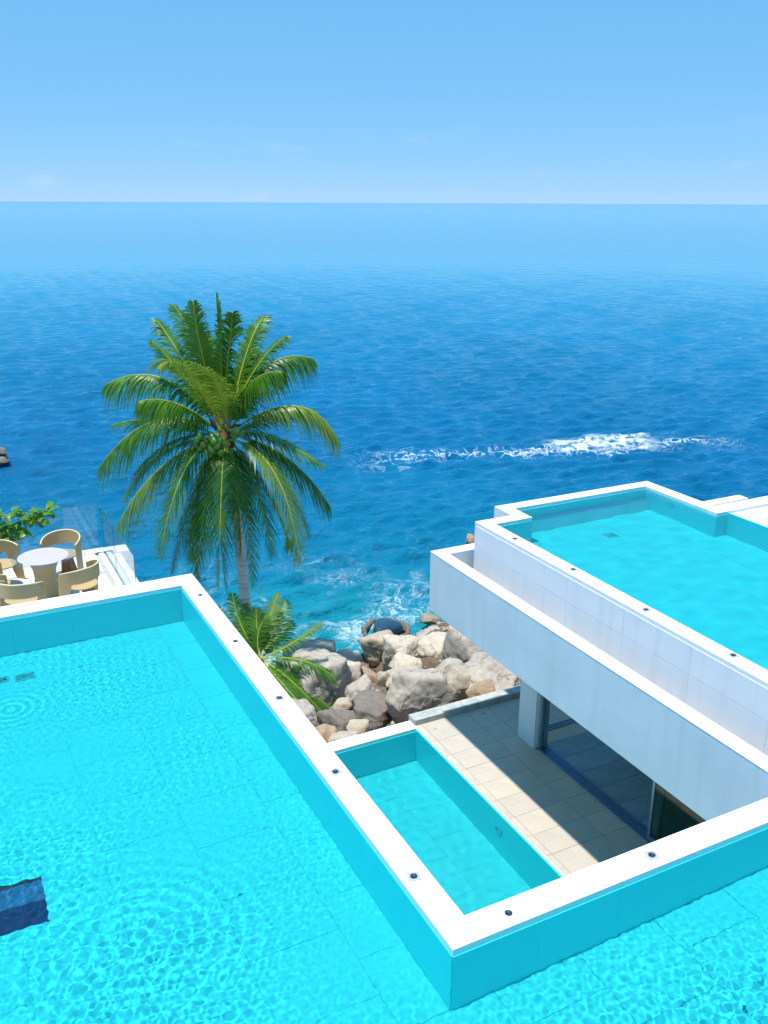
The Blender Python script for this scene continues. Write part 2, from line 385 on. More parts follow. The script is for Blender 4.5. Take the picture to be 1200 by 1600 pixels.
rs = np.random.RandomState(5)
head = math.atan2(HD.y, HD.x)
def sea_grid():
    fa = np.linspace(-R(36), R(36), 560); ca1 = np.linspace(R(36), 2*math.pi-R(36), 60)[1:-1]
    ang = np.concatenate([fa, ca1])+head
    rr = [13.]
    while rr[-1] < 260: rr.append(rr[-1]*1.0028)
    while rr[-1] < 40000: rr.append(rr[-1]*1.25)
    rr = np.array(rr); Rg, A = np.meshgrid(rr, ang, indexing='ij')
    X, Y = Rg*np.cos(A), Rg*np.sin(A); Z = np.zeros_like(X)
    sp_ = Rg*.0028
    for i in range(56):
        lam = .36*(2.4/.36)**rs.rand(); k = 2*math.pi/lam
        th = head+math.pi+rs.normal()*.42+.18; ph = rs.rand()*6.28
        amp = .0155*lam**.8*(.6+.8*rs.rand())
        fade = np.clip((lam/sp_-3)/3, 0, 1)*np.clip(1-(Rg-60)/198, 0, 1)**.9
        arg = k*(X*math.cos(th)+Y*math.sin(th))+ph
        sn = np.sin(arg); Z += amp*fade*(2*((sn+1)/2)**1.5-1)
    n, k_ = X.shape
    vs = np.stack([X, Y, Z+SEA], -1).reshape(-1, 3)
    idx = np.arange(n*k_).reshape(n, k_); nx = np.roll(idx, -1, 1)
    f = np.stack([idx[:-1], idx[1:], nx[1:], nx[:-1]], -1).reshape(-1, 4)
    c0 = len(vs)
    me = bpy.data.meshes.new('sea'); me.vertices.add(len(vs)); me.vertices.foreach_set('co', vs.ravel().astype(np.float32))
    me.loops.add(f.size); me.loops.foreach_set('vertex_index', f.ravel().astype(np.int32))
    me.polygons.add(len(f)); me.polygons.foreach_set('loop_start', np.arange(0, f.size, 4, dtype=np.int32))
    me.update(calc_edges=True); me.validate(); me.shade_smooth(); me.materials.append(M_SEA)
    o = put(bpy.data.objects.new('sea', me)); tag(o, kind='structure')
sea_grid()

# ------------------------------------------------------------------ rocky shore (terrain)
def fbm(x, y, s=1., o=5):
    return noise.fractal(Vector((x*s, y*s, 3.1)), 1.0, 2.0, o)
def shore_h(x, y):
    # shoreline bends round the cove
    d = (x-SC.x)*.10+(y-(23.2+.9*math.sin(x*.7)-.35*max(0, x-12.5)*-1.0))
    t = (y-14)/(23.4-14)
    h = -5.6-2.2*max(0, t)**1.0
    if x > 11: h += min(1.5, (x-11)*.40)*(1-max(0, min(1, (y-21)/6)))
    if y > 23.4: h -= (y-23.4)*.35
    if x < 6: h -= 0
    h += .35*fbm(x, y, .45)+.12*fbm(x+9, y, 1.7)
    # rifts
    r_ = abs(noise.noise(Vector(((x*.8+y*.5)*.9, (y*.8-x*.5)*.35, 8))))
    h -= .55*max(0, 1-r_*9)*(1 if x > 10.5 else .6)
    return h
xs = np.arange(-14, 26, .14); ys = np.arange(12.5, 32, .14)
vs = [(x, y, shore_h(x, y)) for y in ys for x in xs]; nx = len(xs)
fs = [(j*nx+i, j*nx+i+1, (j+1)*nx+i+1, (j+1)*nx+i) for j in range(len(ys)-1) for i in range(nx-1)]
tag(mesh('rocky_shore', vs, fs, M_SHORE, smooth=True), kind='structure')
# the ground under the buildings
tag(box('ground', -30, 40, -40, 12.9, -9.2, -6.2, M_RDARK, bev=0), kind='structure')

# ------------------------------------------------------------------ main pool
ZW = -.06
GROUP_T = None
def tiles(parent, name, x0, x1, y0, y1, tx, ty, zf, mat, stagger=True, gap=.004, th=.01, cut=None, rnd_=.0015):
    """separate floor tiles, sharing one mesh per size"""
    cache = {}; nx_ = max(1, round((x1-x0)/tx)); i = 0; x = x0
    while x < x1-.02:
        xe = min(x+tx, x1); y = y0-(ty/2 if (stagger and i % 2) else 0)
        while y < y1-.02:
            ya, yb = max(y, y0), min(y+ty, y1)
            if yb-ya > .03 and not (cut and cut((x+xe)/2, (ya+yb)/2)):
                key = (round(xe-x, 3), round(yb-ya, 3))
                if key not in cache:
                    a, b = (xe-x)/2-gap/2, (yb-ya)/2-gap/2
                    o = box(name, -a, a, -b, b, -th, 0, mat, parent, bev=.002); cache[key] = o.data
                else: o = put(bpy.data.objects.new(name, cache[key]), parent)
                zc = zf((x+xe)/2, (ya+yb)/2)
                o.location = ((x+xe)/2, (ya+yb)/2, zc+rnd.uniform(-rnd_, rnd_))
                if zf(0, y1) != zf(0, y0): o.rotation_euler.x = math.atan((zf(0, y1)-zf(0, y0))/(y1-y0))
            y += ty
        x += tx; i += 1
def copings(parent, runs, z0, z1):
    """runs: (x0,x1,y0,y1,axis,length)"""
    for x0, x1, y0, y1, ax, L in runs:
        a0, a1 = (x0, x1) if ax == 'x' else (y0, y1)
        n = max(1, round((a1-a0)/L)); st = (a1-a0)/n
        for i in range(n):
            p, q = a0+i*st+.0018, a0+(i+1)*st-.0018
            b = (p, q, y0, y1) if ax == 'x' else (x0, x1, p, q)
            box('coping_stone', *b, z0, z1+rnd.uniform(-.0006, .0006), M_COPE, parent, bev=.003)
def recv(*os):
    for o in os: o.cycles.is_caustics_receiver = True

XR, XO = 3.32, 3.615; YN, YNO = 5.19, 5.487; YF, YFO = 13.88, 14.30
main_pool = empty('swimming_pool', (0, 0, 0), 'large turquoise infinity pool with white stone rim wrapping round the sunken terrace', 'swimming pool')
copings(main_pool, [(XR, XO, YNO, YF, 'y', 1.2), (-9, XR, YF, YFO, 'x', 1.2), (XO, 16, YN, YNO, 'x', 1.2)], -.06, 0)
prism('coping_stone', [(XR, YN), (XO, YN), (XO, YNO), (XR, YNO)], -.06, 0, M_COPE, main_pool, .003)
box('coping_stone', XR, XO, YF+.002, YFO, -.06, 0, M_COPE, main_pool, .003)
W = .002
boxes('wall', [(XR+W, XO-W, YNO+W, YF, -7, -.062), (-9, XO-W, YF+W, YFO-W, -7, -.062), (XR+W, 16, YN+W, YNO-W, -7, -.062),
               (-9.3, -9, -8, YFO-W, -7, -.062), (-9, 16, -8.3, -8, -7, -.062)], M_WHITE, main_pool)
def zfloor(x, y): return -.06-(.93+max(0, min(1, (y-YN)/(YF-YN)))*.40)
# tiled wall panels, standing just proud of the concrete
def wall_panels(parent, p0, p1, L, ztop, zbot0, zbot1, nrm, mat, th=.012):
    p0, p1 = Vector(p0), Vector(p1); n = max(1, round((p1-p0).length/L)); nv = Vector(nrm)
    for i in range(n):
        a = p0.lerp(p1, i/n); b = p0.lerp(p1, (i+1)/n); dr = (b-a).normalized()*.0006; a = a+dr; b = b-dr
        za = zbot0+(zbot1-zbot0)*(i/n); zb = zbot0+(zbot1-zbot0)*((i+1)/n)
        e = nv*th; vs = [(a.x, a.y, za), (b.x, b.y, zb), (b.x, b.y, ztop), (a.x, a.y, ztop)]
        vs += [(v[0]+e.x, v[1]+e.y, v[2]) for v in vs]
        o = mesh('wall_tile', vs, [(0, 1, 2, 3), (7, 6, 5, 4), (0, 4, 5, 1), (1, 5, 6, 2), (2, 6, 7, 3), (3, 7, 4, 0)], mat, parent)
        bm = bmesh.new(); bm.from_mesh(o.data); bmesh.ops.recalc_face_normals(bm, faces=bm.faces[:]); bm.to_mesh(o.data); bm.free()
ZT = -.075
zn, zf_ = zfloor(0, YN)-.02, zfloor(0, YF)-.02
wall_panels(main_pool, (XR, YN), (XR, YF), .9, ZT, zn, zf_, (-1, 0), M_PWALL)
wall_panels(main_pool, (-9, YF), (XR, YF), .9, ZT, zf_, zf_, (0, -1), M_PWALL)
wall_panels(main_pool, (XR, YN), (16, YN), .9, ZT, zn, zn, (0, -1), M_PWALL)
# floor: slab with separate tiles where it is in view
e_ = .009
v = [(-9, -8, zn+e_), (16, -8, zn+e_), (16, YN+.1, zn+e_), (-9, YN+.1, zn+e_), (XR+.1, YF+.1, zf_+e_), (-9, YF+.1, zf_+e_), (XR+.1, YN+.1, zn+e_)]
mesh('floor', v, [(0, 1, 2, 6, 3), (3, 6, 4, 5)], M_PGROUT, main_pool)
FTX = .92
tiles(main_pool, 'floor_tile', XR-.48-FTX*4, XR-.48, YN, YF-.012, FTX, .87, zfloor, M_PFLOOR)
tiles(main_pool, 'floor_tile', XR-.476, XR-.012, YN, YF-.012, .464, .87, zfloor, M_PFLOOR, stagger=False)
tiles(main_pool, 'floor_tile', XR-.48-FTX*4, XR-.48+FTX*7, YN-.87*4, YN-.012, FTX, .87, zfloor, M_PFLOOR)
boxes('floor_surround', [(-8.9, XR-.48-FTX*4-.004, YN, YF-.1, zf_-.0, zf_+.02), (-8.9, XR-.48-FTX*4-.004, -7.9, YN, zn, zn+.02), (XR-.48-FTX*4, 15.9, -7.9, YN-.87*4-.004, zn, zn+.02), (XR-.48+FTX*7+.004, 15.9, YN-.87*4, YN-.02, zn, zn+.02)], M_PFLOOR, main_pool)

def grid_axis(segs):
    out = []
    for a, b, st in segs:
        n = max(1, int(round((b-a)/st))); out += list(np.linspace(a, b, n+1)[:-1])
    return np.array(out+[segs[-1][1]])
def ripple(X, Y, seed, slope, lmin, lmax, n=44, amp_fn=None, rings=()):
    r2 = np.random.RandomState(seed); Z = np.zeros_like(X)
    for i in range(n):
        lam = lmin*(lmax/lmin)**r2.rand(); k = 2*math.pi/lam; th = r2.rand()*6.283; ph = r2.rand()*6.283
        Z += (slope*math.sqrt(2/n)/k)*np.sin(k*(X*math.cos(th)+Y*math.sin(th))+ph)
    if amp_fn is not None: Z *= amp_fn(X, Y)
    for cx, cy, lam, s, rad in rings:
        d = np.hypot(X-cx, Y-cy); k = 2*math.pi/lam
        Z += s/k*np.sin(k*d)*np.exp(-(d/rad)**2)
    return Z
def water(name, xs, ys, inside, z, **k):
    X, Y = np.meshgrid(xs, ys); Z = ripple(X, Y, **k)+z
    nx = len(xs); idx = np.arange(X.size).reshape(X.shape)
    cxs, cys = (X[:-1, :-1]+X[1:, 1:])/2, (Y[:-1, :-1]+Y[1:, 1:])/2
    keep = inside(cxs, cys)
    f = np.stack([idx[:-1, :-1], idx[:-1, 1:], idx[1:, 1:], idx[1:, :-1]], -1)[keep]
    used = np.unique(f); remap = np.full(X.size, -1); remap[used] = np.arange(len(used)); f = remap[f]
    vs = np.stack([X, Y, Z], -1).reshape(-1, 3)[used]
    me = bpy.data.meshes.new(name); me.vertices.add(len(vs)); me.vertices.foreach_set('co', vs.ravel().astype(np.float32))
    me.loops.add(f.size); me.loops.foreach_set('vertex_index', f.ravel().astype(np.int32))
    me.polygons.add(len(f)); me.polygons.foreach_set('loop_start', np.arange(0, f.size, 4, dtype=np.int32))
    me.update(calc_edges=True); me.shade_smooth(); me.materials.append(M_WATER)
    o = put(bpy.data.objects.new(name, me)); tag(o, kind='structure'); o.cycles.is_caustics_caster = True
    return o
XR2, YN2, YF2 = XR-.012, YN-.012, YF-.012
def amp_main(X, Y):
    a = .40+.60*np.clip((9.5-Y)/4.5, 0, 1)
    a *= .75+.28*np.sin(X*1.9+Y*.8+1)+.22*np.sin(Y*2.3-X*1.1)
    a *= .45+.55*np.clip((3.0-X)/1.5, 0, 1)+.7*np.clip((5.0-Y)/.8, 0, 1)
    return a
water('pool_water', grid_axis([(-9, -1.2, .8), (-1.2, XR2, .0135), (XR2, 8.0, .015), (8.0, 16, .8)]),
      grid_axis([(-8, 3.4, .9), (3.4, YN2, .0125), (YN2, 9.5, .0145), (9.5, YF2, .02)]),
      lambda x, y: (x < XR2) | (y < YN2), ZW, seed=3, slope=.043, lmin=.045, lmax=.20, n=72, amp_fn=amp_main,
      rings=((.35, 9.9, .13, .014, .5), (.3, 12.2, .13, .03, .5), (.9, 7.2, .17, .035, 1.1)))

# blue panel, drains on the pool floor
pz = zfloor(0, 8.2)
pn = empty('floor_panel', (0, 0, 0), 'dark blue rectangular panel set in the turquoise pool floor by the left edge', 'pool panel')
box('frame', -1.6, .37, 8.50, 8.55, pz+.002, pz+.03, M_BLACK, pn, .003)
box('pane', -1.6, .36, 8.20, 8.498, pz+.002, pz+.022, M_MIDPANE, pn, .003)
box('pane', -1.6, .36, 7.88, 8.198, pz+.002, pz+.022, M_BLUEPANE, pn, .003)
def drain(x, y, z, w_, h_, label):
    d = empty('drain_cover', (x, y, z), label, 'drain', 'square drain covers on the pool floors')
    boxes('frame', [(-w_, w_, -h_, -h_+.02, 0, .016), (-w_, w_, h_-.02, h_, 0, .016), (-w_, -w_+.02, -h_+.021, h_-.021, 0, .016), (w_-.02, w_, -h_+.021, h_-.021, 0, .016)], M_DRAIN, d)
    boxes('grille', [(-w_+.022, w_-.022, -h_+.025+i*.03, -h_+.04+i*.03, .001, .010) for i in range(int((2*h_-.05)/.03))], M_DRAIN, d)
drain(.72, 13.05, zfloor(0, 13.05)+.004, .14, .10, 'small square drain cover on the big pool floor, right one of the pair')
drain(.38, 13.09, zfloor(0, 13.05)+.004, .12, .10, 'small square drain cover at the left photo edge, left one of the pair')

# ------------------------------------------------------------------ railing anchor sockets on the copings
def socket(x, y, z, label, lit, rz):
    t = empty('railing_socket', (x, y, z), label, 'railing socket', 'steel sockets sunk in the white pool rims', rz)
    if lit:
        boxes('plate', [(-.06, .06, -.06, -.035, .001, .004), (-.06, .06, .035, .06, .001, .004), (-.06, -.035, -.0349, .0349, .001, .004), (.035, .06, -.0349, .0349, .001, .004)], M_PLATE, t)
    vs, fs = lathe_data([(.034, .001), (.037, .006), (.030, .006), (.028, .0015)], 20); mesh('ring', vs, fs, M_STEEL, t)
    vs, fs = lathe_data([(.0, .0016), (.028, .002)], 16); mesh('cup', vs, fs, M_BLACK, t)
    boxes('bolt', [(-.006, .006, -.022, .022, .003, .016), (-.018, .018, -.004, .004, .003, .013)], M_STEEL, t)
SK = [(3.49, 13.35, 'farthest steel socket on the big pool rim, by the far corner', 0), (3.48, 11.53, 'steel socket on the big pool rim beside the palm trunk', 0),
      (3.48, 9.75, 'steel socket on the big pool rim beside the low palm fronds', 1), (3.47, 7.97, 'steel socket on the big pool rim beside the far left corner of the small pool', 1),
      (3.45, 6.12, 'steel socket on the big pool rim, last before the near corner', 1), (3.98, 5.33, 'round steel socket on the near rim, just right of the near corner', 0),
      (5.66, 5.34, 'steel socket on the near rim below the sliding door', 1)]
for i, (x, y, l_, s_) in enumerate(SK): socket(x, y, .001, l_, s_, rnd.uniform(-.3, .3)+(.5 if i == 3 else 0))
QZ = .6
for x, y, l_ in [(8.58, 11.93, 'farthest steel socket on the rim of the raised pool'), (8.61, 10.39, 'second steel socket along the rim of the raised pool from its far corner'),
                 (8.59, 8.74, 'third steel socket along the rim of the raised pool, halfway down'), (8.63, 7.2, 'nearest steel socket on the rim of the raised pool')]:
    socket(x, y, QZ+.001, l_, 1, rnd.uniform(-.3, .3))

# ------------------------------------------------------------------ lower pool and its deck
LZ = -3.5
lp = empty('plunge_pool', (0, 0, LZ), 'small rectangular turquoise pool sunk between the big pool and the beige deck', 'swimming pool')
lx0, lx1, ly0, ly1 = 4.1, 7.44, 5.49, 13.22
copings(lp, [(lx0-.3, 7.50, ly1+.0, ly1+.30, 'x', 1.0)], -.07, 0)
boxes('wall', [(lx0-.3, 7.498, ly1+W, ly1+.298, -3.4, -.072), (lx0-.3, lx0, ly0, ly1, -3.4, -.072), (lx1+.012, 7.498, ly0, ly1, -3.4, -.003)], M_WHITE, lp)
LD = -1.26
def loc2(o, z): o.location.z = z
wall_panels(lp, (lx1+.012, ly0), (lx1+.012, ly1), .9, -.03, LD-.01, LD-.01, (-1, 0), M_PWALL)
wall_panels(lp, (lx0, ly1), (lx1, ly1), .9, -.08, LD-.01, LD-.01, (0, -1), M_PWALL)
wall_panels(lp, (lx0, ly0), (lx0, ly1), .9, -.08, LD-.01, LD-.01, (1, 0), M_PWALL)
mesh('floor', [(lx0, ly0, LD-.005), (7.46, ly0, LD-.005), (7.46, ly1+.01, LD-.005), (lx0, ly1+.01, LD-.005)], [(0, 1, 2, 3)], M_PGROUT, lp)
tiles(lp, 'floor_tile', lx0, lx1, ly0, ly1-.012, .84, .86, lambda x, y: LD, M_PFLOOR)
vs, fs = tube_data([(0, .09*math.cos(a), .09*math.sin(a)) for a in np.linspace(0, 2*math.pi, 25)], [.007]*25, 6, False)
mesh('inlet_ring', vs, fs, M_DRAIN, lp, True, (lx1-.006, 10.35, -.55))
water('plunge_pool_water', grid_axis([(lx0, 5.2, .2), (5.2, lx1, .03)]), grid_axis([(ly0, 7.4, .2), (7.4, ly1-.012, .03)]), lambda x, y: x > 0, LZ-.06,
      seed=8, slope=.011, lmin=.12, lmax=.45)

dk = empty('sun_deck', (0, 0, LZ), 'beige tiled deck beside the small pool, half in the shade of the white building', 'deck')
boxes('slab', [(7.50, 15.5, ly0, 13.3, -.4, -.012)], M_GREYCEM, dk)
ybs = [13.3, 13.17]+[12.67-.5*i for i in range(15)]
xb = [(7.502, 7.60), (7.60, 8.10), (8.10, 8.60), (8.60, 9.08)]
cache = {}
def tile_at(x0, x1, y0, y1, mat, nm='deck_tile'):
    key = (round(x1-x0, 3), round(y1-y0, 3), mat.name)
    if key not in cache:
        a, b = (x1-x0)/2-.0022, (y1-y0)/2-.0022
        o = box(nm, -a, a, -b, b, -.012, 0, mat, dk, .0015); cache[key] = o.data
    else: o = put(bpy.data.objects.new(nm, cache[key]), dk)
    o.location = ((x0+x1)/2, (y0+y1)/2, rnd.uniform(-.0012, .0012)); o.rotation_euler.z = rnd.uniform(-.001, .001)
for i in range(len(ybs)-1):
    y1_, y0_ = ybs[i], ybs[i+1]
    if y1_-y0_ < .2: y1_ = 13.3; 
    if i == 0: tile_at(7.502, 7.60, 12.67, 13.3, M_DECK); [tile_at(a, b, 12.67, 13.3, M_DECK) for a, b in xb[1:]]; [tile_at(9.08+k, 10.08+k, 12.67, 13.3, M_DECK) for k in range(4)]; continue
    if i == 1: continue
    tile_at(7.502, 7.60, y0_, y1_, M_DECK)
    tile_at(7.60, 8.60, y0_, y1_, M_DECK); tile_at(8.60, 9.08, y0_, y1_, M_DECK)
    if y1_ > 12.1:
        for k in range(4): tile_at(9.08+k, 10.08+k, y0_, y1_, M_DECK)
    else:
        if y0_ < 11.6: tile_at(9.08, 9.12, y0_, min(y1_, 11.6), M_DECK)
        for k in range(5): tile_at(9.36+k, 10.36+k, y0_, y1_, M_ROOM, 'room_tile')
box('drain_cover', 7.74, 7.80, 13.02, 13.08, .001, .005, M_GREYCEM, dk, 0)
box('drain_cover', 8.84, 8.92, 13.06, 13.12, .001, .005, M_GREYCEM, dk, 0)
cb = [7.46, 8.6, 9.75, 10.9, 12.1, 13.4, 15]
for a, b in zip(cb[:-1], cb[1:]): box('kerb_stone', a+.002, b-.002, 13.302, 13.56, -.5, .115, M_LEDGE, dk, .008)

# ------------------------------------------------------------------ white building with raised pool
vl = empty('white_villa', (0, 0, 0), 'white modern building with a wide parapet band and open sliding doors', 'building')
PX0, PX1, PY = 7.77, 8.01, 13.38; PB = -1.145
boxes('parapet', [(PX0, PX1, -4, PY, PB, -.002)], M_WHITE, vl, .004)
box('parapet', PX1+.001, 15.5, 13.12, PY, PB, -.002, M_WHITE, vl, .004)
L = -4
while L < 13.1:
    box('parapet_cap', PX0-.003, PX1+.003, L+.001, min(L+1.4, PY+.003)-.001, -.0015, .012, M_COPE, vl, .003); L += 1.4
box('parapet_cap', PX1+.004, 9.2, 13.117, PY+.003, -.0015, .012, M_COPE, vl, .003)
boxes('roof_slab', [(PX1+.001, 15.5, -4, 13.118, PB, -.75)], M_WHITE, vl)
box('gutter_floor', PX1+.001, 8.45, -4, 13.115, -.748, -.70, M_PALE, vl, 0)
# column and opening
box('column', 9.03, 9.30, 11.64, 12.14, LZ, PB-.001, M_WHITE, vl, .006)
boxes('door_track', [(9.125+i*.058, 9.145+i*.058, ly0, 11.63, LZ-.004, LZ+.02) for i in range(4)]+[(9.12, 9.355, ly0, 11.63, LZ-.02, LZ-.003)], M_TRACK, vl)
boxes('door_track', [(9.37, 13.5, 12.02+i*.06, 12.04+i*.06, LZ-.004, LZ+.02) for i in range(3)]+[(9.37, 13.5, 12.0, 12.18, LZ-.02, LZ-.003)], M_TRACK, vl)
boxes('door_frame', [(9.12, 9.18, 11.57, 11.636, LZ+.02, PB-.001), (9.20, 9.29, 11.57, 11.636, LZ+.02, PB-.001)], M_ALU, vl)
boxes('back_wall', [(14.4, 14.6, 3, 12.2, LZ, PB-.002), (9.37, 14.398, 5.50, 5.7, LZ+.001, PB-.002)], M_WHITE, vl)
def sliding(y0, y1, x, label):
    d = empty('sliding_door', (x, y0, LZ+.022), label, 'glass door'); h_ = -PB-.0; H = PB-LZ-.03; L_ = y1-y0
    for a in (0, L_-.05): box('stile', -.018, .018, a, a+.05, 0, H, M_ALU, d, .002)
    for z in (0, H-.06): box('rail', -.018, .018, .051, L_-.051, z, z+.06, M_ALU, d, .002)
    box('pane', -.004, .004, .05, L_-.05, .06, H-.06, M_GLASSD, d, 0)
sliding(6.9, 8.78, 9.165, 'tall grey framed glass sliding door by the near end of the opening, outer of two')
sliding(6.82, 8.70, 9.283, 'tall grey framed glass sliding door right behind another, inner of two')

up = empty('raised_pool', (0, 0, QZ), 'turquoise pool with white rim on the roof of the white building', 'swimming pool')
ux0, uxi = 8.45, 8.71
copings(up, [(ux0, uxi, -4, 12.72, 'y', 1.25), (ux0, 9.24, 12.722, 12.99, 'x', 1.3), (9.241, 9.51, 12.722, 13.29, 'y', 1.3), (9.241, 12.98, 13.292, 13.56, 'x', 1.25),
             (12.70, 12.98, 11.70, 13.29, 'y', 1.6), (12.70, 13.02, 11.40, 11.698, 'x', 1.2), (13.022, 18, 11.40, 11.74, 'x', 1.25)], -.06, 0)
boxes('wall', [(ux0+W, uxi-W, -4, 12.72, -1.35, -.062), (ux0+W, 9.24, 12.72, 12.988, -1.35, -.062), (9.242, 9.508, 12.724, 13.288, -1.35, -.062), (9.242, 12.978, 13.29, 13.558, -1.35, -.062),
               (12.702, 12.978, 11.698, 13.288, -1.35, -.062), (12.702, 18, 11.402, 11.70, -1.35, -.062), (12.99, 18, -4, 11.40, -1.35, -.10)], M_WHITE2, up)
# facing slabs on the outer wall, thin joints between them
for zz0, zz1 in ((-.47, -.064), (-1.34, -.474)):
    y = -4
    while y < 12.9:
        box('facing_slab', ux0-.012, ux0, y+.0015, min(y+1.3, 12.985)-.0015, zz0, zz1, M_WHITE2, up, .001); y += 1.3
UD = -1.24
wall_panels(up, (uxi, -4), (uxi, 12.72), .9, -.08, UD-.01, UD-.01, (1, 0), M_PWALL)
wall_panels(up, (uxi, 12.72), (9.51, 12.72), .8, -.08, UD-.01, UD-.01, (0, -1), M_PWALL)
wall_panels(up, (9.51, 12.72), (9.51, 13.29), .6, -.08, UD-.01, UD-.01, (1, 0), M_PWALL)
wall_panels(up, (9.51, 13.29), (12.70, 13.29), .9, -.08, UD-.01, UD-.01, (0, -1), M_PWALL)
wall_panels(up, (12.70, 11.388), (12.70, 13.278), .95, -.08, UD-.01, UD-.01, (-1, 0), M_PWALL)
wall_panels(up, (12.70, 11.40), (12.978, 11.40), .9, -.08, UD-.01, UD-.01, (0, -1), M_PWALL)
wall_panels(up, (12.99, -4), (12.99, 11.388), .9, -.03, UD-.01, UD-.01, (-1, 0), M_PWALL)
mesh('floor', [(uxi, -4, UD-.005), (13, -4, UD-.005), (13, 13.3, UD-.005), (uxi, 13.3, UD-.005)], [(0, 1, 2, 3)], M_PGROUT, up)
def ucut(x, y): return (x < 9.3 and y > 12.75) or (x > 12.75 and y > 11.4)
tiles(up, 'floor_tile', 8.724, 12.978, 2.0, 13.27, .86, .9, lambda x, y: UD, M_PFLOOR, cut=ucut)
vs, fs = tube_data([(0, .10*math.cos(a), .10*math.sin(a)) for a in np.linspace(0, 2*math.pi, 25)], [.007]*25, 6, False)
mesh('inlet_ring', vs, fs, M_DRAIN, up, True, (12.684, 12.55, -.42))
water('raised_pool_water', grid_axis([(8.722, 9.522, .04), (9.522, 12.688, .04), (12.688, 12.978, .04)]), grid_axis([(-4, 3, .5), (3, 11.388, .04), (11.388, 12.708, .04), (12.708, 13.278, .04)]),
      lambda x, y: ~((x < 9.522) & (y > 12.708)) & ~((x > 12.688) & (y > 11.388)), QZ-.06, seed=12, slope=.018, lmin=.3, lmax=1.2, rings=((12.4, 8.3, .34, .035, 1.3),))
drain(11.05, 12.35, QZ+UD+.004, .13, .11, 'square drain cover on the floor of the raised pool')
box('side_deck', 12.992, 18, -4, 11.398, -.098, -.05, M_PALE, up, 0)

# ------------------------------------------------------------------ left terrace
TZ = -.75
tr = empty('dining_terrace', (0, 0, TZ), 'pale terrace beyond the big pool carrying the table and chairs', 'terrace')
box('slab', -10, 2.60, YFO+.01, 18.0, -7.5, -.015, M_WHITE, tr, 0)
for i in range(8):
    for j in range(4):
        box('floor_tile', -4.8+i*.92+.002, -4.8+(i+1)*.92-.002, YFO+.02+j*.92, YFO+.02+(j+1)*.92-.004, -.014, 0, M_PALE, tr, .002)
box('border', 2.605, 2.80, YFO+.01, 17.9, -7.5, -.01, M_LEDGE, tr, .006)
box('border', 2.66, 2.76, YFO+.02, 17.88, -.009, .035, M_WHITE, tr, .01)
box('end_block', 2.803, 3.28, 17.9, 18.22, -7.5, .0, M_WHITE, tr, .01)
box('end_block', 2.803, 3.10, 15.5, 17.898, -7.5, -.05, M_WHITE, tr, .01)
box('edge_beam', -10, 2.80, 18.002, 18.22, -7.5, .02, M_WHITE, tr, .01)
box('outlet_plate', 2.90, 3.0, 17.88, 17.899, -.35, -.25, M_STEEL, tr, .003)
gr = empty('glass_railing', (0, 0, TZ), 'frameless clear glass railing round the corner of the dining terrace', 'glass railing')
for x0, x1 in ((-3.2, -1.75), (-1.73, -.26), (-.24, 1.22), (1.24, 2.72)):
    box('pane', x0, x1, 18.10, 18.112, .022, 1.0, M_GLASS, gr, 0)
    boxes('pane_edge', [(x0, x1, 18.101, 18.111, 1.0005, 1.004)], M_GEDGE, gr)
for y0, y1 in ((16.72, 18.10), (14.9, 16.70)):
    box('pane', 2.78, 2.792, y0, y1, .036, 1.0, M_GLASS, gr, 0)
    boxes('pane_edge', [(2.781, 2.791, y0, y1, 1.0005, 1.004), (2.781, 2.791, y0-.004, y0-.001, .03, 1.0)], M_GEDGE, gr)
box('pane', 2.80, 3.29, 17.93, 17.942, .002, .86, M_GLASS, gr, 0)
box('pane_edge', 3.291, 3.295, 17.931, 17.941, .0, .86, M_GEDGE, gr, 0)

# table
tb = empty('dining_table', (1.46, 16.23, TZ), 'round outdoor table with a pale frosted glass top on a tan hourglass pedestal', 'table')
vs, fs = lathe_data([(.25, 0), (.255, .01), (.21, .2), (.185, .36), (.20, .52), (.255, .68), (.27, .722)], 40); mesh('pedestal', vs, fs, M_TAN, tb, True)
vs, fs = lathe_data([(.43, .757), (.435, .758), (.435, .760), (.43, .762)], 48); mesh('inner_disc', vs, fs, M_TTOP, tb)
vs, fs = lathe_data([(.535, .7435), (.54, .746), (.54, .753), (.535, .756)], 56); mesh('glass_top', vs, fs, glass('blue_table_glass', (.90, .96, 1.0)), tb)

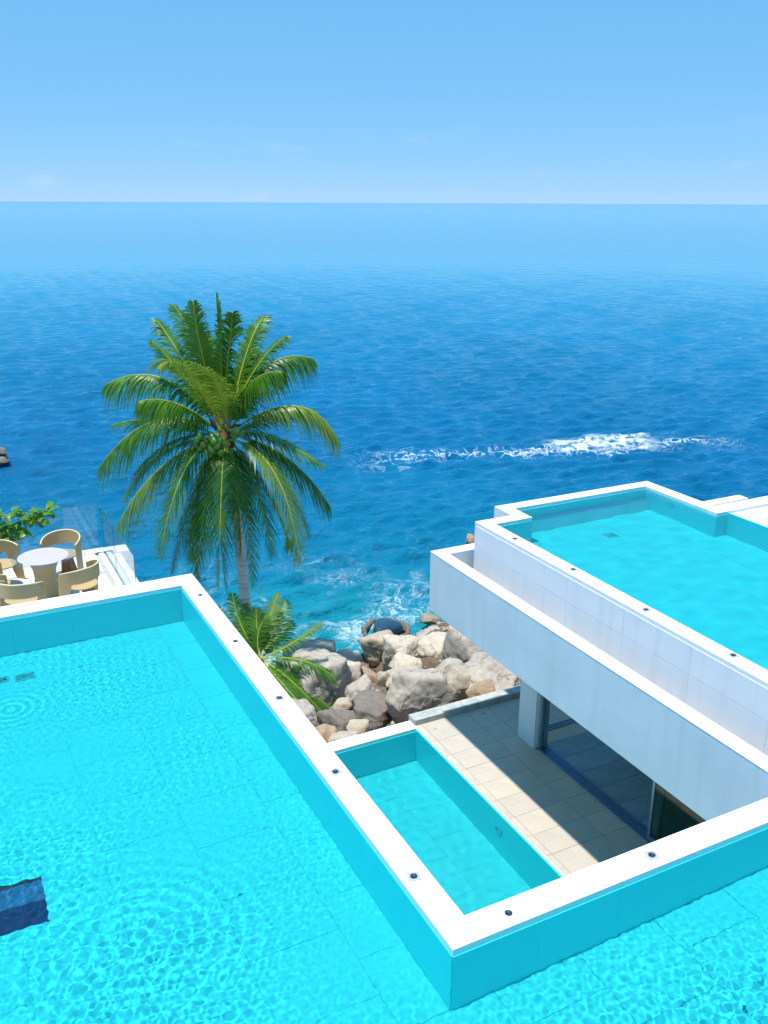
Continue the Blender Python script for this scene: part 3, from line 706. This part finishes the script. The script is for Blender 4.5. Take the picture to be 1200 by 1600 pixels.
def chair(x, y, rz, label):
    t = empty('dining_chair', (x, y, TZ), label, 'chair', 'woven tan chairs round the terrace table', rz)
    # seat
    vs, fs = lathe_data([(.225, .40), (.245, .41), (.245, .43), (.225, .44)], 32)
    vs = [(v[0], v[1]*1.0-.06, v[2]) for v in vs]; mesh('seat', vs, fs, M_TAN, t)
    # wrap-round back band that turns down into the two side panels
    N = 44; outer, inner = [], []
    vs = []; rim = []
    for i in range(N+1):
        u = i/N*2-1                       # -1 .. 1 round the back
        a = u*R(112); r_ = .31
        cxx, cyy = r_*math.sin(a), -r_*math.cos(a)*.86
        s = abs(u)
        top = .80-.13*s**2.2
        # bottom edge: high at the back, dropping to the floor at the sides
        q = max(0, min(1, (s-.58)/.16)); q = q*q*(3-2*q)
        bot = (.56-.04*s)*(1-q)+0.0*q
        lean = -.05*(1-s)
        nx_, ny_ = math.sin(a), -math.cos(a)
        for rr_, zz in ((0, bot), (0, top), (.022, top), (.022, bot)):
            k_ = lean*(zz/.8)
            spread = .035*(1-zz/.8)*q
            vs.append((cxx+nx_*(rr_+spread), cyy+ny_*rr_+k_+(.03*(1-zz/.8)*q), zz))
        rim.append((cxx+nx_*.011, cyy+ny_*.011+lean, top+.004))
    fs = []
    for i in range(N):
        for k in range(4): fs.append((i*4+k, (i+1)*4+k, (i+1)*4+(k+1) % 4, i*4+(k+1) % 4))
    fs += [(0, 1, 2, 3), (N*4+3, N*4+2, N*4+1, N*4)]
    o = mesh('backrest', vs, fs, M_TAN, t)
    bm = bmesh.new(); bm.from_mesh(o.data); bmesh.ops.recalc_face_normals(bm, faces=bm.faces[:]); bm.to_mesh(o.data); bm.free()
    v2, f2 = tube_data(rim, [.014]*len(rim), 6); mesh('trim', v2, f2, M_TANLT, t, True)
    # rear leg, a tapered wedge under the seat
    v = [(-.13, -.28, 0), (.13, -.28, 0), (.10, -.12, 0), (-.10, -.12, 0), (-.07, -.22, .398), (.07, -.22, .398), (.06, -.10, .398), (-.06, -.10, .398)]
    mesh('leg', v, BOXF, M_LEGB, t)
    t.scale = (1.1, 1.1, 1.02)
    return t
chair(1.93, 15.50, R(38), 'tan woven chair seen from behind, right of the table')
chair(.97, 15.25, R(-28), 'tan woven chair seen from behind, in front of the table to its left')
chair(1.86, 17.0, R(148), 'tan woven chair on the far side of the table by the glass railing')
chair(.85, 17.0, R(-125), 'tan woven chair at the far left of the table by the sea edge')
chair(.66, 16.1, R(-88), 'tan woven chair cut by the left photo edge between two other chairs')
vs, fs = lathe_data([(.055, 0), (.06, .01), (.035, .06), (.045, .10), (.05, .13), (.045, .135)], 20)
tag(mesh('glass_lantern', vs, fs, M_GLASS, None, True, (2.55, 16.9, TZ+.001)), 'small clear glass lantern standing on the terrace floor behind the right chair', 'lantern')

# ------------------------------------------------------------------ palms
def bez(p, q, r_, t): return p*(1-t)**2+q*2*t*(1-t)+r_*t*t
def frond(root, B, Cc, T, mat, L=.75, n=58, seed=0, start=.14, droop=.55, rw=.028, spread=1.0, lw_=.022):
    rd = random.Random(seed); g = Vector((0, 0, -1))
    pts = [bez(B, Cc, T, t/24) for t in range(25)]
    vs, fs = [], []
    tot = (Cc-B).length+(T-Cc).length
    for i in range(n):
        t = start+(1-start)*(i+.3)/n
        p = bez(B, Cc, T, t); tg = (bez(B, Cc, T, min(1, t+.01))-bez(B, Cc, T, t-.01)).normalized()
        side = tg.cross(Vector((0, 0, 1)))
        if side.length < .25: side = tg.cross((T-B).cross(Vector((0, 0, 1))).normalized())
        side.normalize(); upn = side.cross(tg).normalized()
        ln = L*rd.uniform(.9, 1.1)*(math.sin(math.pi*min(1, (t-start)/(1-start)*.86+.12))**.55)*rd.uniform(.85, 1.1)
        fwd = .60+1.0*t
        for sgn in (-1, 1):
            if rd.random() < .035: continue
            d = (side*sgn*spread+tg*fwd*rd.uniform(.8, 1.2)+upn*(.28+rd.uniform(-.15, .15))).normalized()
            p0 = p; dr = droop*rd.uniform(.6, 1.5)
            w_ = lw_*rd.uniform(.8, 1.15); wn = tg*w_
            prev = None; k0 = len(vs)
            ns = 4
            for k in range(ns+1):
                s = k/ns
                q = p0+d*ln*s+g*ln*dr*s*s
                ww = (.75, 1.0, .85, .55, .05)[k]
                vs.append(q-wn*ww); vs.append(q+wn*ww)
                if k: fs.append((k0+2*k-2, k0+2*k-1, k0+2*k+1, k0+2*k))
    o = mesh('frond', vs, fs, mat, root, True)
    rv, rf = tube_data(pts, [rw*(1-.8*(i/24)) for i in range(25)], 6)
    mesh('rachis', rv, rf, M_RACHIS, o, True)
    return o

DP = 24.
def pz_(x, y): return 130+x/2.79, 440+y/2.79     # zoomed-crop coordinates of the palm to photo pixels
crown = D(352, 682, DP)
palm = empty('coconut_palm', (0, 0, 0), 'tall coconut palm with a leaning grey trunk and green coconuts beside the pool', 'palm tree')
# trunk
tp = [D(356, 690, DP), D(361, 740, DP+.05), D(368, 800, DP), D(375, 850, DP-.1), D(382, 930, DP-.3), D(391, 1000, DP-.5), D(405, 1090, DP-.8), D(425, 1180, DP-1.1)]
pts = []
for i in range(len(tp)-1):
    for k in range(14): pts.append(tp[i].lerp(tp[i+1], k/14))
pts.append(tp[-1]); nP = len(pts)
rad = [(.115+.075*(i/nP)**1.1)*(1+(.06 if i % 3 == 0 else 0)+rnd.uniform(-.025, .025)) for i in range(nP)]
vs, fs = tube_data(pts, rad, 18); mesh('trunk', vs, fs, M_BARK, palm, True)
FR = [ # ctrl(x,y), tip(x,y) in crop px, depth at ctrl, depth at tip, material, leaflet length
    ((592, 300), (578, 55), .2, .5, 0, .62), ((520, 260), (395, 105), .6, 1.2, 0, .62), ((440, 330), (320, 165), .9, 1.7, 0, .6), ((700, 250), (790, 150), .6, 1.5, 0, .6),
    ((640, 260), (650, 140), -.4, -.6, 0, .6), ((380, 290), (95, 450), .8, .6, 0, .62), ((430, 270), (330, 370), -1.0, -1.7, 1, .6), ((640, 420), (470, 350), -1.3, -2.2, 1, .58),
    ((760, 260), (1000, 335), 1.2, 1.6, 0, .6), ((300, 470), (70, 810), .1, -.2, 0, .66), ((960, 400), (1110, 690), .5, .3, 1, .55), ((890, 690), (1070, 970), .6, .7, 0, .6),
    ((870, 760), (985, 1110), 1.2, 1.6, 0, .6), ((880, 690), (945, 1235), -1.0, -1.6, 1, .66), ((600, 760), (592, 1330), -1.4, -1.9, 0, .72), ((420, 700), (335, 1190), -1.2, -1.7, 0, .76),
    ((330, 720), (150, 1060), -.4, -.7, 1, .62), ((300, 680), (180, 960), .9, 1.1, 0, .6), ((480, 800), (390, 1270), .4, .8, 2, .6), ((700, 760), (740, 1330), .3, .5, 0, .6),
    ((760, 800), (825, 1200), .9, 1.4, 0, .6), ((420, 480), (250, 520), -.5, -.9, 0, .6), ((790, 470), (720, 260), .9, 1.8, 0, .62), ((600, 450), (540, 230), .8, 1.7, 0, .62),
    ((560, 820), (620, 1340), .6, .8, 2, .6), ((470, 420), (300, 260), .3, .4, 0, .62), ((700, 380), (860, 390), -.4, -.6, 0, .6), ((600, 330), (600, 110), -.5, -.8, 0, .6),
    ((480, 850), (470, 1220), -.2, -.1, 0, .6), ((680, 880), (690, 1180), -.7, -.9, 0, .6), ((560, 400), (470, 150), .1, .4, 0, .6), ((650, 440), (760, 320), .3, .9, 0, .6), ((820, 560), (1000, 560), .9, 1.2, 0, .55), ((380, 560), (140, 620), 1., 1.3, 0, .6), ((790, 620), (1040, 800), -.3, -.6, 0, .55),
    ((400, 620), (230, 830), .8, 1.0, 0, .6), ((820, 860), (900, 1160), .1, .2, 0, .6), ((520, 880), (500, 1290), -.9, -1.2, 0, .7), ((500, 300), (480, 90), -.2, -.2, 1, .6), ((740, 330), (880, 240), .2, .6, 0, .58)]
for i, (c_, t_, dc, dt, mk, L_) in enumerate(FR):
    cp = D(*pz_(*c_), DP+dc); tpnt = D(*pz_(*t_), DP+dt)
    b0 = crown+Vector((rnd.uniform(-.1, .1), rnd.uniform(-.1, .1), rnd.uniform(-.12, .12)))
    frond(palm, b0, cp, tpnt, (M_FROND, M_FRONDY, M_FRONDB)[mk], L_*1.22, seed=i+1, start=.16, droop=(1.25 if i in (5, 8, 9, 10, 11, 16, 21, 26) else .5), n=112)
nutm = bpy.data.meshes.new('coconut'); bm = bmesh.new(); bmesh.ops.create_icosphere(bm, subdivisions=2, radius=.10)
for v in bm.verts: v.co.z *= 1.18; v.co.x *= 1+.06*math.sin(3*math.atan2(v.co.y, v.co.x))
bm.to_mesh(nutm); bm.free(); nutm.shade_smooth(); nutm.materials.append(M_NUT)
nutm2 = nutm.copy(); nutm2.materials[0] = M_NUTY
NUTS = [(324, 691), (329, 698), (334, 690), (339, 697), (344, 690), (330, 703), (337, 705), (343, 699), (331, 684), (340, 683), (307, 688), (312, 683), (317, 690), (308, 696), (314, 702), (318, 696), (369, 673), (376, 678), (354, 693), (345, 708), (328, 709), (303, 703), (366, 681)]
for i, (x, y) in enumerate(NUTS):
    o = put(bpy.data.objects.new('coconut', nutm if i % 3 else nutm2), palm); o.location = D(x, y, DP-.62+rnd.uniform(-.15, .12)); o.rotation_euler = (rnd.uniform(-.5, .5), rnd.uniform(-.5, .5), rnd.random()*6)
for i, (x0, y0, x1, y1) in enumerate([(347, 664, 366, 648), (360, 668, 378, 664), (376, 682, 396, 688), (350, 700, 352, 718), (334, 712, 336, 724), (338, 672, 328, 655), (300, 690, 296, 702)]):
    a = D(x0, y0, DP-.3); b = D(x1, y1, DP-.4); mm = a.lerp(b, .5)
    vs, fs = tube_data([a, mm, b], [.03, .07, .008], 7); mesh('dry_spathe', vs, fs, (M_SPATHE, M_FIBRE)[i % 2], palm, True)
bm = bmesh.new(); bmesh.ops.create_icosphere(bm, subdivisions=3, radius=.24)
for v in bm.verts: v.co += v.normal*.06*noise.noise(v.co*9); v.co.z *= 1.5
me = bpy.data.meshes.new('crown_fibre'); bm.to_mesh(me); bm.free(); me.materials.append(M_FIBRE); o = put(bpy.data.objects.new('crown_fibre', me), palm); o.location = crown-Vector((0, 0, .15))

# low palm
D2 = 21.5
def qz(x, y): return 360+x/6, 900+y/6
c2 = D(408, 1032, D2)
lpalm = empty('young_palm', (0, 0, 0), 'low young coconut palm with arching fronds over the boulders', 'palm tree')
vs, fs = tube_data([c2+Vector((-.3, -.2, -1.9)), c2+Vector((-.1, -.05, -.8)), c2+Vector((0, 0, -.05))], [.16, .13, .11], 12); mesh('trunk', vs, fs, M_BARK, lpalm, True)
FR2 = [((620, 640), (850, 430), .1, .2, 1, .42), ((720, 720), (985, 960), -.2, -.4, 0, .5), ((330, 500), (440, 170), .6, 1.2, 1, .5), ((420, 520), (520, 230), .8, 1.5, 0, .55), ((240, 460), (240, 310), .4, .7, 0, .5),
       ((60, 500), (20, 170), .4, .9, 0, .55), ((-60, 620), (-120, 300), .3, .5, 0, .5), ((520, 880), (930, 1360), -.7, -1.0, 0, .55), ((440, 960), (800, 1360), -1.0, -1.5, 0, .55), ((640, 800), (900, 1010), .2, .2, 0, .5),
       ((200, 560), (330, 380), .2, .6, 0, .5), ((300, 900), (520, 1200), -1.2, -1.8, 0, .5), ((480, 620), (560, 420), 1., 1.8, 0, .5), ((560, 900), (960, 1260), -.4, -.7, 0, .5), ((100, 560), (140, 260), .9, 1.6, 0, .5)]
for i, (c_, t_, dc, dt, mk, L_) in enumerate(FR2):
    frond(lpalm, c2+Vector((rnd.uniform(-.08, .08), rnd.uniform(-.08, .08), rnd.uniform(-.08, .08))), D(*qz(*c_), D2+dc), D(*qz(*t_), D2+dt), (M_FROND, M_FRONDY)[mk], L_, seed=100+i, start=.16, n=64, droop=.5, rw=.017, lw_=.017)

# ------------------------------------------------------------------ sea-almond branch at the left edge
tree = empty('leafy_tree', (0, 0, 0), 'bright green broad-leaved branch reaching in from the left edge beside the terrace', 'tree')
BD = 20.5
tp0 = D(-90, 905, BD+.2)
br = [tp0, D(-40, 850, BD), D(10, 825, BD), D(50, 808, BD-.1), D(86, 792, BD-.2)]
vs, fs = tube_data(br, [.07, .05, .035, .02, .008], 8); mesh('branch', vs, fs, M_TWIG, tree, True)
vs, fs = tube_data([D(-60, 1050, BD+.3), D(-85, 960, BD+.3), D(-90, 905, BD+.2), D(-70, 800, BD)], [.13, .11, .09, .03], 10); mesh('trunk', vs, fs, M_TWIG, tree, True)
sub = [br]
for e in [(0, 840, 22, 848), (-10, 850, 14, 858), (20, 822, 44, 834), (30, 818, 40, 800), (58, 806, 76, 800), (-20, 830, 6, 806), (-30, 850, -10, 862), (-70, 840, -30, 800), (-60, 860, -40, 880), (-30, 842, 10, 830), (-20, 860, 20, 842), (-30, 820, 8, 806), (0, 828, 30, 830), (40, 812, 62, 818), (-25, 855, 4, 850)]:
    p = [D(e[0], e[1], BD), D((e[0]+e[2])/2, (e[1]+e[3])/2-3, BD-.1), D(e[2], e[3], BD-.15)]; sub.append(p)
    vs, fs = tube_data(p, [.02, .014, .006], 6); mesh('branch', vs, fs, M_TWIG, tree, True)
def leafmesh(L_, W_, bend):
    vs, fs = [], []
    for k in range(6):
        s = k/5; wd = W_*math.sin(math.pi*(.06+.9*s**1.3))**.8; z = -bend*s*s*L_
        vs += [(-wd, s*L_, z+wd*.25), (0, s*L_, z), (wd, s*L_, z+wd*.25)]
    for k in range(5):
        a = k*3; fs += [(a, a+1, a+4, a+3), (a+1, a+2, a+5, a+4)]
    me = bpy.data.meshes.new('leaf'); me.from_pydata(vs, [], fs); me.shade_smooth(); me.materials.append(M_BUSHL); return me
LM = [leafmesh(.19, .055, .3), leafmesh(.16, .05, .5), leafmesh(.22, .06, .2)]
for i in range(290):
    p = rnd.choice(sub if i > 60 else sub[:1]); s = rnd.random()**.7*(len(p)-1); k = min(int(s), len(p)-2)
    q = p[k].lerp(p[k+1], s-k)+Vector((rnd.gauss(0, .09), rnd.gauss(0, .09), rnd.gauss(0, .06)))
    o = put(bpy.data.objects.new('leaf', rnd.choice(LM)), tree); o.location = q
    o.rotation_euler = (rnd.uniform(-.5, .7), rnd.uniform(-.5, .5), rnd.random()*6.28); s_ = rnd.uniform(1.0, 1.6); o.scale = (s_, s_, s_)

# ------------------------------------------------------------------ boulders
def rock_data(seed, sx, sy, sz, sub_=4, planes=14, rough=.09, sharp=22.):
    rd = random.Random(seed); bm = bmesh.new(); bmesh.ops.create_icosphere(bm, subdivisions=sub_, radius=1)
    pl = []
    for i in range(planes):
        v = Vector((rd.gauss(0, 1), rd.gauss(0, 1), rd.gauss(0, .8))).normalized(); pl.append((v, rd.uniform(.56, .84)))
    pl += [(Vector((0, 0, 1)), rd.uniform(.75, .9))]
    off = Vector((seed*3.7, seed*1.3, 0))
    for v in bm.verts:
        d = v.co.normalized(); acc = 1.0
        for nn, h in pl:
            c_ = d.dot(nn)
            if c_ > .05: acc += (c_/h)**sharp
        r_ = 1/acc**(1/sharp)
        r_ *= 1+rough*noise.fractal(d*1.6+off, 1, 2, 5)+rough*.35*noise.fractal(d*6+off, 1, 2, 3)
        cr = abs(noise.noise(d*1.5+off*2)); r_ -= .05*max(0, 1-cr*22)
        v.co = Vector((d.x*r_*sx, d.y*r_*sy, d.z*r_*sz))
    me = bpy.data.meshes.new('boulder'); bm.to_mesh(me); bm.free(); me.shade_smooth(); return me
def boulder(px, py, z, wpx, hpx, mat, label, seed, rz=0., depth=1.0, tilt=(0, 0), group='boulders on the shore below the pool', **k):
    """px,py centre; z height of the centre; wpx,hpx apparent size"""
    p = U(px, py, z); d = (p-Vector((0, 0, CAM_H))).length; sx = wpx/2*d/F/1.0; h_ = hpx/2*d/F
    sz = h_*.95; sy = sx*depth
    me = rock_data(seed, sx, sy, sz, **k); me.materials.append(mat)
    o = put(bpy.data.objects.new('boulder', me)); o.location = p; o.rotation_euler = (tilt[0], tilt[1], YAW+rz)
    return tag(o, label, 'rock', group)
BO = [
 (655, 1090, -5.2, 92, 90, M_RGREY, 'big smooth light grey boulder touching the deck kerb', 3, .1, .9),
 (700, 1062, -6.2, 62, 50, M_RGREY, 'rounded grey boulder tucked behind the big light grey one', 4, .3, 1.),
 (588, 1110, -5.7, 72, 50, M_RDARK, 'dark grey flat-topped boulder just beyond the small pool rim', 5, .2, .9),
 (563, 1084, -6.1, 52, 48, M_RGREY, 'mid grey rounded boulder left of the big light grey one', 6, -.2, 1.),
 (535, 1103, -6.0, 32, 20, M_RTAN, 'small brown stone in the dark gap between grey boulders', 7, 0, 1.),
 (528, 1131, -5.8, 54, 46, M_RDARK, 'dark brown boulder at the tip of the low palm fronds', 8, .4, 1.),
 (492, 1066, -6.3, 112, 108, M_RGREY, 'largest grey boulder, sloping, half under the low palm', 9, .5, 1.1),
 (488, 1026, -6.9, 84, 54, M_RGREY, 'grey boulder at the water behind the low palm fronds', 10, -.1, 1.),
 (548, 1052, -6.8, 36, 42, M_RPALE, 'pale blocky cream boulder, front one of the pair by the water', 11, .1, 1.2),
 (541, 1030, -7.2, 34, 26, M_RPALE, 'pale cream boulder, back one of the pair by the water', 12, 0, 1.),
 (557, 1031, -7.3, 18, 26, M_RPALE, 'narrow pale stone wedged at the right end of the cream pair', 13, 0, 1.),
 (563, 1048, -7.1, 14, 26, M_RTAN, 'slim tan stone right of the cream boulders', 14, .2, 1.),
 (598, 1012, -7.2, 62, 56, M_RTAN, 'brown-grey boulder standing in the water below the round rock pool', 15, .3, .9),
 (622, 1022, -6.9, 56, 60, M_RPALE, 'yellowish pale boulder with rust streaks at the water edge', 16, -.2, 1.),
 (634, 1042, -6.8, 50, 34, M_RPALE, 'flat pale slab below the yellowish boulder', 17, .1, 1.),
 (583, 1034, -7.4, 16, 14, M_RDARK, 'small wet dark stone in the inlet', 18, 0, 1.),
 (599, 1070, -6.9, 26, 46, M_RTAN, 'upright yellow-brown stone among dry roots', 19, .1, .8),
 (578, 1066, -7.2, 40, 46, M_RRUST, 'rusty brown stone streaked by dry roots, left of the upright one', 20, -.3, 1.),
 (628, 1062, -6.8, 52, 40, M_RTAN, 'low tan boulder behind the big light grey one', 21, .2, 1.),
 (686, 1012, -6.8, 60, 56, M_RPALE, 'tall cream boulder with layered cracks left of the white building', 22, .2, 1.),
 (683, 997, -7.2, 64, 26, M_RTAN, 'weathered yellow-brown cap rock beside the water', 23, 0, 1.),
 (742, 1030, -6.2, 92, 104, M_RGREY, 'large grey rock face split by thin dark cracks', 24, .6, 1.2),
 (778, 1062, -5.6, 104, 76, M_RGREY, 'grey-beige ledge rock under the corner of the white building', 25, .4, 1.2),
 (720, 1074, -5.8, 66, 70, M_RTAN, 'brown ribbed rock between the big grey boulder and the ledge rock', 26, .9, 1.),
 (752, 1086, -5.4, 44, 40, M_RRUST, 'rusty rock lump against the deck kerb', 27, .2, 1.),
 (704, 1040, -6.6, 40, 44, M_RRUST, 'reddish brown rock between the cream boulder and the grey face', 28, .7, 1.),
 (812, 1052, -5.4, 60, 60, M_RGREY, 'grey rock mostly hidden by the white parapet', 29, .3, 1.),
 (655, 1030, -7.1, 30, 30, M_RRUST, 'wet brown rock at the mouth of the small inlet', 30, .2, 1.),
 (672, 968, -7.85, 26, 16, M_RTAN, 'small brown rock awash in the foam by the building corner', 31, 0, 1.),
 (735, 846, -7.2, 18, 22, M_RRUST, 'brown rock tip showing over the parapet behind the raised pool', 32, 0, 1.),
 (728, 872, -7.9, 30, 16, M_RRUST, 'low brown rock in the sea behind the white parapet', 33, 0, 1.),
 (-4, 708, -7.8, 22, 15, M_RDARK, 'brown sea rock at the left photo edge, upper of two', 34, 0, 1.),
 (0, 722, -7.9, 26, 14, M_RDARK, 'dark sea rock at the left photo edge, lower of two', 35, 0, 1.),
 (505, 1150, -5.6, 40, 30, M_RRUST, 'brown stone in the corner between the two white rims', 36, 0, 1.),
 (560, 1140, -5.7, 40, 22, M_RTAN, 'tan rubble stone against the small pool rim', 37, 0, 1.),
 (470, 1120, -6.0, 50, 50, M_RGREY, 'grey boulder in the shade under the low palm', 38, 0, 1.),
 (540, 1155, -5.6, 46, 20, M_RGREY, 'flat grey stone touching the small pool rim near its left end', 39, 0, 1.),
]
for b in BO:
    px, py, z, wp, hp, mt, lb, sd, rz, dp = b
    boulder(px, py, z, wp*1.34, hp*1.32, mt, lb, sd, rz, dp, sub_=5 if wp > 45 else 4)
# rounded wet boulder standing in the wash, a paler crusted rim round its back
pc = U(602, 976, SEA+.25); rd_ = 38*28.5/F
mw = M('wet_rock_sky_blue'); aw = mw.noise(5, 6, .6); mw.col(mw.mix(mw.rng(aw, .35, .7), (.010, .045, .085), (.025, .07, .10))); mw.set(Roughness=.08); mw.bump(aw, .5, .08)  # dark wet rock, the blue of the reflected sky put into its base colour
me = rock_data(77, rd_*.92, rd_*.95, .42, 4, 5, .05, 8.); me.materials.append(mw.m)
ROCKP = put(bpy.data.objects.new('wet_boulder', me)); ROCKP.location = (pc.x, pc.y, SEA-.02); ROCKP.rotation_euler.z = YAW
tag(ROCKP, 'rounded wet dark boulder tinted sky blue with a pale brown rim standing in the foam', 'rock')
def ringrock():
    vs, fs = [], []; n, k = 72, 14
    for i in range(n):
        a = 2*math.pi*i/n; front = .5-.5*math.sin(a)
        rr_ = rd_*(1+.10*noise.noise(Vector((math.cos(a)*1.5, math.sin(a)*1.5, 5))))
        tw = rd_*.12*(1+.5*noise.noise(Vector((math.cos(a)*2, math.sin(a)*2, 9))))
        for j in range(k):
            b = 2*math.pi*j/k; q = Vector((math.cos(a)*(rr_+tw*math.cos(b)), math.sin(a)*(rr_*1.15+tw*math.cos(b)), tw*1.2*math.sin(b)))
            vs.append(q+q.normalized()*.12*noise.fractal(q*3, 1, 2, 4))
    for i in range(n):
        for j in range(k): fs.append((i*k+j, ((i+1) % n)*k+j, ((i+1) % n)*k+(j+1) % k, i*k+(j+1) % k))
    mesh('rim', vs, fs, M_RTAN, ROCKP, True)
ringrock()
# pebbles and rubble in the gaps
rv, rf = [], []
ico = bmesh.new(); bmesh.ops.create_icosphere(ico, subdivisions=1, radius=1); iv = [v.co.copy() for v in ico.verts]; ifc = [tuple(v.index for v in f.verts) for f in ico.faces]; ico.free()
for i in range(500):
    x = rnd.uniform(5.5, 15); y = rnd.uniform(14.5, 24.5); s = rnd.uniform(.03, .12); z = shore_h(x, y)+s*.2; n0 = len(rv)
    sc_ = Vector((s*rnd.uniform(.7, 1.4), s*rnd.uniform(.7, 1.4), s*rnd.uniform(.5, .9))); rt = Matrix.Rotation(rnd.random()*6, 3, 'Z')
    for v in iv:
        q = rt @ Vector((v.x*sc_.x, v.y*sc_.y, v.z*sc_.z))*(1+.2*noise.noise(v*2+Vector((i, 0, 0)))); rv.append((x+q.x, y+q.y, z+q.z))
    rf += [tuple(a+n0 for a in f) for f in ifc]
tag(mesh('rubble', rv, rf, M_RTAN, None, True), kind='stuff')

# sunlight reaches everything under the pool water through the moving surface
for o in C.objects:
    if o.type == 'MESH' and o.data.materials and o.data.materials[0] in (M_PFLOOR, M_PWALL, M_PGROUT, M_DRAIN, M_BLUEPANE, M_MIDPANE, M_BLACK): o.cycles.is_caustics_receiver = True
